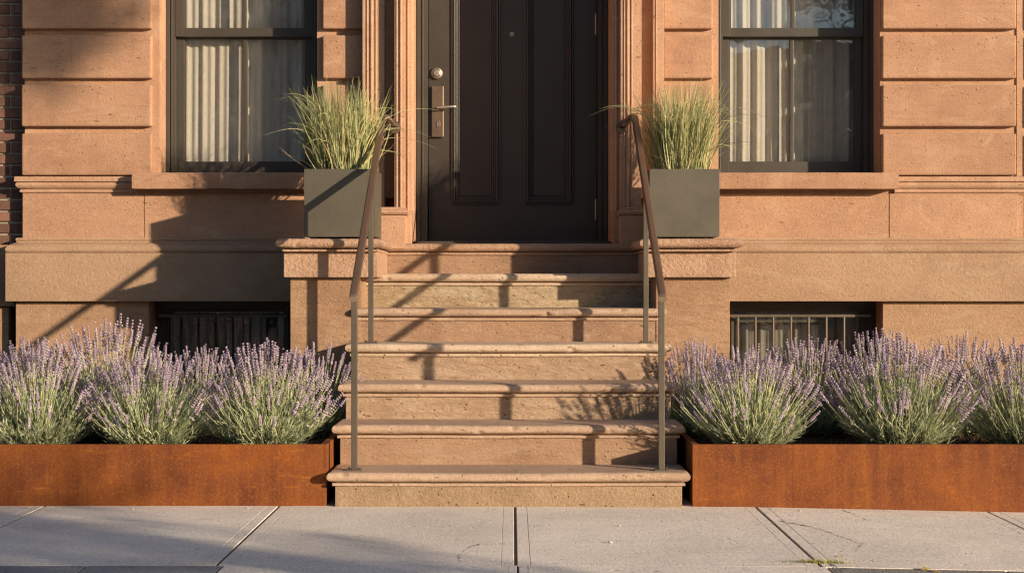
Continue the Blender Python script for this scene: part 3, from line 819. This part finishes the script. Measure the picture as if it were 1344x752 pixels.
def mulch(x0, x1, seed, label):
    r = np.random.default_rng(seed)
    z = PT - .035; n = 9000
    c = np.stack([r.uniform(x0, x1, n), r.uniform(PF + .012, PB - .02, n), z + r.uniform(-.008, .014, n)], -1)
    u = r.normal(0, 1, (n, 3)); u[:, 2] *= .35; u /= np.linalg.norm(u, axis=1)[:, None]
    v = np.cross(u, np.array([0, 0, 1.])); v /= np.linalg.norm(v, axis=1)[:, None]; w_ = np.cross(u, v)
    L = r.uniform(.005, .018, n)[:, None]; Wd = r.uniform(.002, .006, n)[:, None]; T = .002
    pts = [c - u * L, c + v * Wd + w_ * T, c + u * L, c - v * Wd + w_ * T, c - w_ * T * 2]
    V = np.stack(pts, 1).reshape(-1, 3); b = (np.arange(n) * 5)[:, None]
    Fc = np.concatenate([b + np.array([[0, 1, 3]]), b + np.array([[1, 2, 3]]), b + np.array([[0, 4, 1]]), b + np.array([[1, 4, 2]]), b + np.array([[2, 4, 3]]), b + np.array([[3, 4, 0]])])
    # bed
    k = len(V); V = np.concatenate([V, [[x0, PF + .01, z - .004], [x1, PF + .01, z - .004], [x1, PB - .01, z - .004], [x0, PB - .01, z - .004]]])
    Fc = np.concatenate([Fc, [[k, k + 1, k + 2], [k, k + 2, k + 3]]])
    o = raw('mulch', V, Fc, 'mulch'); o['kind'] = 'stuff'; o['label'] = label; o['category'] = 'mulch'
mulch(-3.59, X(428.5, PF) - .01, 1, 'dark bark mulch in the left rusted trough'); mulch(X(909, PF) + .01, 3.59, 2, 'dark bark mulch in the right rusted trough')

# ================================================================== LAVENDER
OV = np.array([[0, 0, 1], [1, 0, 0], [0, 1, 0], [-1, 0, 0], [0, -1, 0], [0, 0, -1]], float)
OF = np.array([[0, 1, 2], [0, 2, 3], [0, 3, 4], [0, 4, 1], [5, 2, 1], [5, 3, 2], [5, 4, 3], [5, 1, 4]])
def norm(a): return a / np.maximum(np.linalg.norm(a, axis=-1, keepdims=True), 1e-9)
def lav_meshes(seed, N=235):
    r = np.random.default_rng(seed)
    def stems(N, thmax, L0, L1, S=8, br=.06, pw=.62):
        a = r.uniform(0, 2 * PI, N); th = thmax * r.uniform(0, 1, N) ** pw
        rad = br * (th / thmax) * r.uniform(.5, 1.2, N)
        base = np.stack([rad * np.cos(a), rad * np.sin(a), 0 * a], -1)
        L = r.uniform(L0, L1, N) * (1 - .22 * (th / thmax) ** 2)
        u = np.linspace(0, 1, S)[None, :]
        # leans out from the crown then turns up
        ang = (th[:, None] * 1.12) * (1 - .42 * u) + r.normal(0, .05, N)[:, None]
        az = a[:, None] + r.normal(0, .12, N)[:, None] + r.normal(0, .25, N)[:, None] * u
        d = np.stack([np.sin(ang) * np.cos(az), np.sin(ang) * np.sin(az), np.cos(ang)], -1) * (L[:, None, None] / (S - 1))
        P = base[:, None, :] + np.concatenate([np.zeros((N, 1, 3)), np.cumsum(d[:, :-1], 1)], 1)
        P[..., 2] = np.maximum(P[..., 2], .008)
        return P
    P = stems(N, 1.12, .39, .50, pw=.66)
    Sh = np.concatenate([stems(480, 1.25, .18, .32, br=.07, pw=.6), stems(130, 1.42, .07, .16, br=.09, pw=.5)])
    def tubes(P, rad):
        N, S, _ = P.shape
        T = norm(np.gradient(P, axis=1)); ref = np.broadcast_to(np.array([.3, .9, .1]), T.shape)
        s = norm(np.cross(T, ref)); u = np.cross(s, T)
        rr = rad * np.linspace(1.15, .75, S)[None, :, None]
        R = np.stack([P + rr * (s * math.cos(k * 2 * PI / 3) + u * math.sin(k * 2 * PI / 3)) for k in range(3)], 2)
        V = R.reshape(-1, 3); b = (np.arange(N)[:, None] * S + np.arange(S - 1)[None, :]) * 3
        Fs = [np.stack([b + k, b + (k + 1) % 3, b + 3 + (k + 1) % 3, b + 3 + k], -1).reshape(-1, 4) for k in range(3)]
        return V, np.concatenate(Fs)
    sv, sf = tubes(P, .0016)
    # leaves: narrow blades along the lower part of stems and along the shoots
    def leaves(P, n, t0, t1, l0, l1):
        N, S, _ = P.shape
        t = r.uniform(t0, t1, (N, n)) * (S - 1); i = np.minimum(t.astype(int), S - 2); f = (t - i)[..., None]
        idx = np.arange(N)[:, None]
        p = P[idx, i] * (1 - f) + P[idx, i + 1] * f; T = norm(P[idx, i + 1] - P[idx, i])
        q = norm(np.cross(T, r.normal(0, 1, T.shape))); an = r.uniform(.25, .75, (N, n, 1))
        d = norm(T * np.cos(an) + q * np.sin(an)); L = r.uniform(l0, l1, (N, n, 1)); s = norm(np.cross(d, r.normal(0, 1, d.shape)))
        w = .0021
        up = np.array([0, 0, 1.]) * L * .12
        pts = np.stack([p - s * w * .5, p + s * w * .5, p + d * L * .55 + s * w * 1.0 + up * .6, p + d * L * .55 - s * w * 1.0 + up * .6, p + d * L + up * 1.4], 2)
        pts[..., 2] = np.maximum(pts[..., 2], .003)
        V = pts.reshape(-1, 3); b = (np.arange(N * n) * 5)[:, None]
        Fc = np.concatenate([b + np.array([[0, 1, 2]]), b + np.array([[0, 2, 3]]), b + np.array([[3, 2, 4]])])
        return V, Fc
    lv1, lf1 = leaves(P, 12, .03, .68, .024, .046); lv2, lf2 = leaves(Sh, 14, .12, 1., .026, .052)
    tv, tf = tubes(Sh, .0013); tf3 = np.concatenate([tf[:, [0, 1, 2]], tf[:, [0, 2, 3]]])
    lv = np.concatenate([lv1, lv2, tv]); lf = np.concatenate([lf1, lf2 + len(lv1), tf3 + len(lv1) + len(lv2)])
    # flower spikes
    tip = P[:, -1]; T = norm(P[:, -1] - P[:, -2]); ref = norm(r.normal(0, 1, T.shape)); s = norm(np.cross(T, ref)); u = np.cross(s, T)
    Vs, Fs, k = [], [], 0
    NW = 8; thn = np.linalg.norm(P[:, -1, :2] - P[:, 0, :2], axis=1) / .42; hasf = r.uniform(0, 1, N) > np.clip((thn - .42) * 1.7, 0, .72); SL = r.uniform(.060, .095, N)
    for w in range(NW):
        f = w / (NW - 1)
        # one detached whorl lower down the stem
        along = (-SL * .75 + SL * f * 1.0) if w else (-SL * 1.12)
        rad = .0051 * (1 - .55 * f ** 2) * r.uniform(.8, 1.2, N)
        keep = (r.uniform(0, 1, N) < (.93 if w else .5)) & hasf
        c = tip + T * along[:, None]
        for j in range(6):
            a = j * 2 * PI / 6 + w * .5 + r.uniform(-.35, .35, N)
            o = s * np.cos(a)[:, None] + u * np.sin(a)[:, None]
            d = norm(o * .75 + T * .8); sd = norm(np.cross(d, T)); n2 = np.cross(sd, d)
            ln = .0060 * r.uniform(.75, 1.35, N); wd = .0030 * r.uniform(.8, 1.25, N)
            cc = c + o * rad[:, None] * .85
            M3 = np.stack([sd * wd[:, None], n2 * wd[:, None], d * ln[:, None]], 1)
            pts = np.einsum('vk,nkj->nvj', OV, M3) + cc[:, None, :]
            pts = pts[keep]; nn = len(pts)
            Vs.append(pts.reshape(-1, 3)); Fs.append((OF[None] + (np.arange(nn) * 6)[:, None, None]).reshape(-1, 3) + k); k += nn * 6
    return (sv, sf), (lv, lf), (np.concatenate(Vs), np.concatenate(Fs))
lav_src = []
LV = [  # px at its depth, depth, scale xy, scale z, variant, rotation, label
 (-60, 7.45, 1.0, .95, 0, .3, 'lavender bush cut by the left edge of the frame'),
 (48, 7.26, 1.0, .98, 1, 1.1, 'lavender bush at the front, first from the left in the left trough'),
 (199, 7.27, .98, .92, 2, 2.3, 'lavender bush at the front in the middle of the left trough'),
 (350, 7.27, 1.0, .98, 3, .2, 'lavender bush at the front of the left trough, nearest the steps'),
 (60, 7.95, .9, .93, 5, 4.0, 'lavender bush at the back of the left trough by the brick house'),
 (142, 7.72, 1.0, 1.17, 0, 3.9, 'tallest lavender bush, at the back left of the left trough'),
 (262, 8.05, .85, .86, 4, 5.0, 'shaded lavender bush before the left basement window'),
 (412, 7.85, .85, .92, 2, .9, 'shaded lavender bush behind, beside the left side of the steps'),
 (915, 7.85, .82, .93, 1, 2.2, 'lavender bush behind, beside the right side of the steps'),
 (984, 7.27, 1.0, .92, 4, 5.2, 'lavender bush at the front of the right trough, nearest the steps'),
 (1062, 7.90, .95, .97, 3, 1.4, 'lavender bush at the back before the right basement window'),
 (1183, 7.28, 1.10, 1.04, 2, 4.4, 'big lavender bush at the front in the middle of the right trough'),
 (1150, 7.85, .9, 1.03, 1, 3.1, 'lavender bush behind the big middle bush of the right trough'),
 (1348, 7.26, 1.05, 1.02, 5, .4, 'lavender bush at the front, cut by the right edge of the frame'),
 (1262, 7.95, .92, 1.0, 0, 1.9, 'lavender bush at the back right of the right trough'),
 (1420, 7.9, 1., 1., 3, 2.9, 'lavender bush beyond the right edge at the back of the trough'),
]
protos = {}
for (px, D, sx, szz, var, rot, lab) in LV:
    loc = (X(px, D), D, PT - .04)
    if var not in protos:
        t = thing('lavender', lab, 'lavender', loc, 'lavender bushes in the steel troughs')
        (sv, sf), (lv, lf), (fv, ff) = lav_meshes(100 + var)
        raw('leaves', lv, lf, 'lavleaf', t); raw('stems', sv, sf, 'lavstem', t); raw('flowers', fv, ff, 'lavflower', t)
        protos[var] = t
    else:
        s = protos[var]; t = s.copy(); COL.objects.link(t); t['label'] = lab; t.location = loc
        for ch in list(s.children):
            c = ch.copy(); COL.objects.link(c); c.parent = t
    t.rotation_euler = (0, 0, rot); t.scale = (sx * .95, sx * .95, szz)

# ================================================================== SIDEWALK, ROAD
def slab(bm, x0, x1, y0, y1, border=.045, gap=.005, zt=0.):
    x0 += gap; x1 -= gap; y0 += gap; y1 -= gap
    def bx(a, b_, c, d, z0, z1, bev):
        xs = frange(a, b_, .25)
        B(bm, a, b_, c, d, z0, z1, bev, 2)
    g = .0012
    bx(x0, x1, y0, y1, -.06, zt - .0016, .002)
    bx(x0 + .001, x0 + border - g, y0 + .001, y1 - .001, -.03, zt, .0012); bx(x1 - border + g, x1 - .001, y0 + .001, y1 - .001, -.03, zt, .0012)
    bx(x0 + border + g, x1 - border - g, y0 + .001, y1 - .001, -.03, zt + .0003, .0012)
def finish(bm):
    for v in bm.verts: v.co.z += gz(v.co.x)
    return bm
JX = [-5.2, -4.15, -3.1, -2.06, -1.027, .013, 1.077, 2.10, 3.14, 4.2, 5.3, 6.4]
bm = BM()
for i in range(len(JX) - 1):
    a, b_ = JX[i], JX[i + 1]
    slab(bm, a, b_, 5.552, 7.35, gap=.006)
for k in range(4):
    y1 = 4.30 - k * 1.26
    for i in range(len(JX) - 1): slab(bm, JX[i], JX[i + 1], y1 - 1.26, y1)
for a, b_ in ((-1.0, .02), (.02, 1.09)): slab(bm, a, b_, 4.30, 5.549, border=.03, zt=.0025, gap=.004)
finish(bm)
def crack(bm, pts, w, zoff=.0016):
    rd = random.Random(len(pts)); P = []
    for (p, q) in zip(pts[:-1], pts[1:]):
        n = 12
        for k in range(n):
            f = k / n; P.append((p[0] + (q[0] - p[0]) * f + rd.uniform(-.006, .006), p[1] + (q[1] - p[1]) * f + rd.uniform(-.005, .005)))
    P.append(pts[-1]); pv = None
    for k, (x, y) in enumerate(P):
        ww = w * rd.uniform(.35, 1.3) * (1 - .6 * k / len(P))
        v = (bm.verts.new((x, y - ww, gz(x) + zoff)), bm.verts.new((x + ww * .3, y + ww, gz(x) + zoff)))
        if pv: bm.faces.new((pv[0], v[0], v[1], pv[1]))
        pv = v
sw = struct(obj('sidewalk', bm, 'walk'))
def gp(px, py):                                    # point of the pavement seen at a photo pixel
    z = 0.
    for _ in range(4):
        D = (CH - z) * F / (py - 376); z = gz(X(px, D))
    return (X(px, D), D)
bm = BM()
crack(bm, [gp(1024, 684), gp(1068, 692), gp(1104, 704), gp(1131, 714), gp(1124, 724)], .006)
crack(bm, [gp(1106, 669), gp(1125, 677), gp(1142, 684)], .005)
crack(bm, [gp(632, 713), gp(612, 719), gp(601, 730), gp(604, 738)], .006)
crack(bm, [gp(1090, 740), gp(1098, 745), gp(1106, 752)], .006)
o = obj('sidewalk_crack', bm, 'crack', sharp=0); struct(o)
bm = BM(); x = -1.0
for w in (.47, .53, .5, .52, .49, .5, .5): slab(bm, x - w, x, 4.30, 5.547, border=.012, zt=.001, gap=.004); x -= w
struct(obj('bluestone_strip', finish(bm), 'walk2'))
bm = BM(); x = 1.09
for w in (.62, .8, .7, .9, .8): slab(bm, x, x + w, 4.30, 5.547, border=.012, zt=.001, gap=.004); x += w
struct(obj('asphalt_patch', finish(bm), 'patch'))
bm = BM(); B(bm, -12, 12, -.3, 9.0, -.3, -.013); 
for v in bm.verts:
    if v.co.x > 0: v.co.z += -.11
# joint bed follows the fall
bm.free(); bm = BM()
xs = [-14, .8, 6., 14]; zs_ = [-.0045, -.0045, -.0045 + gz(6), -.0045 + gz(6)]
for i in range(3):
    bm.faces.new([bm.verts.new(p) for p in ((xs[i], -.3, zs_[i]), (xs[i + 1], -.3, zs_[i + 1]), (xs[i + 1], 9.0, zs_[i + 1]), (xs[i], 9.0, zs_[i]))])
bmesh.ops.remove_doubles(bm, verts=bm.verts, dist=.001)
struct(obj('joint_bed', bm, 'joint', sharp=0))
bm = BM(); B(bm, -30, 30, -.46, -.3, -.3, -.02, .02); struct(obj('kerb', bm, 'walk2'))
bm = BM(); B(bm, -60, 60, -9.4, -.46, -.4, -.15); struct(obj('road', bm, 'asphalt', sharp=0))
bm = BM(); B(bm, -60, 60, -12.2, -9.4, -.4, -.01, .01); struct(obj('pavement', bm, 'walk'))
bm = BM(); B(bm, -300, 300, -300, 300, -.6, -.32); struct(obj('ground', bm, 'asphalt', sharp=0))

# small litter: pebbles, fallen leaves, moss in the joint
rd = random.Random(3)
def pebble(px, py, r, lab):
    x, y = gp(px, py); bm = BM(); bmesh.ops.create_icosphere(bm, subdivisions=2, radius=r)
    for v in bm.verts: v.co = Vector((v.co.x * 1.3, v.co.y, v.co.z * .6)) + noise.noise_vector(v.co * 90 + Vector((px, 0, 0))) * r * .35
    bmesh.ops.translate(bm, verts=bm.verts, vec=(0, 0, 0)); o = obj('pebble', bm, 'pebble'); o.location = (x, y, gz(x) + r * .45)
    top(o, lab, 'pebble', 'pebbles on the sidewalk')
pebble(36, 667.5, .006, 'white pebble against the foot of the left trough')
pebble(174, 667.5, .005, 'tiny pebble at the foot of the left trough under its middle lavender')
pebble(801, 712, .006, 'small pale pebble on the slab right of the middle joint')
pebble(813, 690, .005, 'tiny pebble on the slab below the steps')
pebble(1050, 670.5, .006, 'pebble against the foot of the right trough')
pebble(325, 662 + 5, .005, 'tiny pebble near the right end of the left trough')
def fleaf(px, py, s, rot, lab):
    x, y = gp(px, py); bm = BM(); c = []
    out = []
    for k in range(15):
        a = 2 * PI * k / 15; rr = s * (1 if k % 3 == 0 else .55 + .1 * (k % 2)); out.append(bm.verts.new((rr * math.cos(a), rr * .8 * math.sin(a), .004 + .35 * rr * abs(math.sin(a * 1.5)) * .5)))
    cv = bm.verts.new((0, 0, .003))
    for k in range(15): bm.faces.new((cv, out[k], out[(k + 1) % 15]))
    o = obj('fallen_leaf', bm, 'leaf', sharp=0); o.location = (x, y, gz(x) + .001); o.rotation_euler = (0, 0, rot)
    m_ = o.modifiers.new('thick', 'SOLIDIFY'); m_.thickness = .0006
    top(o, lab, 'leaf', 'fallen leaves on the sidewalk')
fleaf(1214, 748, .028, .4, 'yellow fallen leaf on the dark patch at the lower right')
fleaf(1104, 731, .014, 1.2, 'small yellow leaf by the moss at the joint')
fleaf(1229, 751, .016, 2.2, 'small yellow leaf beside the larger fallen leaf')
# moss
n = 900; cx, cy = gp(1072, 738); r = np.random.default_rng(4)
bx = cx + r.normal(0, .050, n); by = cy + r.normal(0, .009, n); h = np.abs(r.normal(.010, .007, n)); a = r.uniform(0, 6.28, n)
P0 = np.stack([bx, by, np.full(n, gz(cx) - .004)], -1); d = np.stack([np.cos(a) * .006, np.sin(a) * .006, h], -1)
sd = np.stack([-np.sin(a), np.cos(a), 0 * a], -1) * .0016
V = np.stack([P0 - sd, P0 + sd, P0 + d], 1).reshape(-1, 3); Fc = np.arange(n * 3).reshape(-1, 3)
o = raw('moss', V, Fc, 'moss'); o['kind'] = 'stuff'; o['label'] = 'dry yellow green moss growing in the joint'; o['category'] = 'moss'

# ================================================================== STREET BEHIND THE CAMERA (light, shade and reflections)
def tree(loc, hh, cz, cr, nleaf, label, seed, lsz=.09, shift=0.):
    r = random.Random(seed); t = thing('street_tree', label, 'tree', loc)
    bm = BM(); x0, y0, z0 = loc; tips = []
    tube(bm, [(x0, y0, z0), (x0 + .03, y0, z0 + hh * .25), (x0, y0 + .05, z0 + hh * .5), (x0 + .05, y0, z0 + hh * .8)], [.17, .13, .11, .05], 10)
    for k in range(22):
        a = r.uniform(0, 6.28); zz = z0 + hh * r.uniform(.42, .8); L = cr * r.uniform(.6, 1.1)
        p0 = Vector((x0, y0, zz)); p2 = Vector((x0 + shift + L * math.cos(a), y0 + L * math.sin(a), cz + r.uniform(-.6, .8) * cr)); p1 = (p0 + p2) / 2 + Vector((0, 0, .15))
        tube(bm, [p0, p1, p2], [.045, .028, .008], 5); tips.append((p1, p2))
        for q in range(4):
            s = p1.lerp(p2, r.random()); e = s + Vector((r.gauss(0, .4), r.gauss(0, .4), r.gauss(0, .3))); tube(bm, [s, e], [.01, .004], 4); tips.append((s, e))
    obj('trunk', bm, 'bark', t)
    g = np.random.default_rng(seed); c = []
    for k in range(nleaf):
        s, e = tips[r.randrange(len(tips))]; q = s.lerp(e, r.random() ** .5); c.append((q.x, q.y, q.z))
    c = np.array(c) + g.normal(0, .11, (nleaf, 3)); u = norm(g.normal(0, 1, (nleaf, 3))); v = norm(np.cross(u, g.normal(0, 1, (nleaf, 3))))
    s = lsz * g.uniform(.6, 1.2, (nleaf, 1)); V = np.stack([c - u * s, c + v * s * .5, c + u * s, c - v * s * .5], 1).reshape(-1, 3) - np.array(loc)
    raw('crown', V, np.arange(nleaf * 4).reshape(-1, 4), 'tree_leaf', t)
tree((6.15, .5, -.02), 6.6, 6.25, 1.9, 9000, 'leafy street tree beside the road to the right', 8, .09, 1.0)
tree((4.5, .1, -.02), 2.7, 1.85, 1.62, 5200, 'unseen low branched tree added by the kerb to shade the sidewalk', 21, .07)  # added out of view so its crown casts the soft shade on the pavement
tree((7.6, -10.6, -.02), 7.5, 6.6, 2.4, 5000, 'leafy street tree on the far pavement', 9, .11)
def opposite(x0, x1, h, m, label):
    t = thing('row_house', label, 'house', ((x0 + x1) / 2, -12.2, 0), 'row houses across the street')
    wins = []; w = x1 - x0
    for fl in range(int(h // 3.2)):
        for k in range(3):
            cx = x0 + w * (k + .5) / 3; wins.append((cx - .5, cx + .5, 1.2 + fl * 3.2, 3.0 + fl * 3.2))
    bm = BM(); holes_wall(bm, x0, x1, -.3, h, -12.5, -12.2, wins); B(bm, x0, x1, -18, -12.6, -.3, h); obj('wall', bm, m, t, sharp=0)
    bm = BM(); B(bm, x0 - .1, x1 + .1, -12.5, -11.85, h - .02, h + .5, .05); obj('cornice', bm, 'opp_b', t)
    for a, b_, c, d in wins:
        bm = BM(); B(bm, a, b_, -12.42, -12.36, c, d); B(bm, a, b_, -12.35, -12.30, (c + d) / 2 - .03, (c + d) / 2 + .03); obj('window', bm, 'darkglass', t)
opposite(-18, -11.2, 10.2, 'opp_b', 'grey brown stone row house across the street')
opposite(-11.1, -4.4, 10.3, 'opp_a', 'tall pale brick row house across the street')
opposite(-4.3, 2.4, 10.0, 'opp_b', 'tall stone row house across the street facing the stoop')
opposite(2.5, 9.0, 5.0, 'opp_a', 'low brick row house across the street behind the far tree')

# ================================================================== CAMERA, LIGHT
cam = bpy.data.cameras.new('camera'); co = bpy.data.objects.new('camera', cam); COL.objects.link(co)
cam.sensor_width = 36; cam.lens = 36 * F / 1344.; cam.clip_end = 1000; cam.clip_start = .05
co.location = (0, 0, CH); co.rotation_euler = (math.radians(90), 0, 0); SC.camera = co

SD = Vector((-1.36, 1, -.36)); el = math.atan2(.36, math.hypot(1.36, 1)); az = math.atan2(1.36, -1)
L = bpy.data.lights.new('sun', 'SUN'); L.energy = 5.; L.angle = math.radians(.8); L.color = (1., .82, .60)
lo = bpy.data.objects.new('sun', L); COL.objects.link(lo); lo.rotation_euler = SD.to_track_quat('-Z', 'Y').to_euler(); lo.location = (8, -6, 8)
w = bpy.data.worlds.new('World'); SC.world = w; w.use_nodes = True; nt = w.node_tree
bg = nt.nodes['Background']; sky = nt.nodes.new('ShaderNodeTexSky'); sky.sky_type = 'NISHITA'; sky.sun_disc = False
sky.sun_elevation = el; sky.sun_rotation = az; sky.altitude = 0; sky.air_density = 1.; sky.dust_density = 1.; sky.ozone_density = 2.2
nt.links.new(sky.outputs[0], bg.inputs[0]); bg.inputs[1].default_value = .105
SC.cycles.use_denoising = True; SC.cycles.pixel_filter_type = 'BLACKMAN_HARRIS'; SC.cycles.filter_width = 1.25
SC.cycles.max_bounces = 7; SC.cycles.transparent_max_bounces = 16
SC.view_settings.view_transform = 'Standard'; SC.view_settings.look = 'None'; SC.view_settings.gamma = 1.
SC.view_settings.use_curve_mapping = False; SC.view_settings.exposure = .60
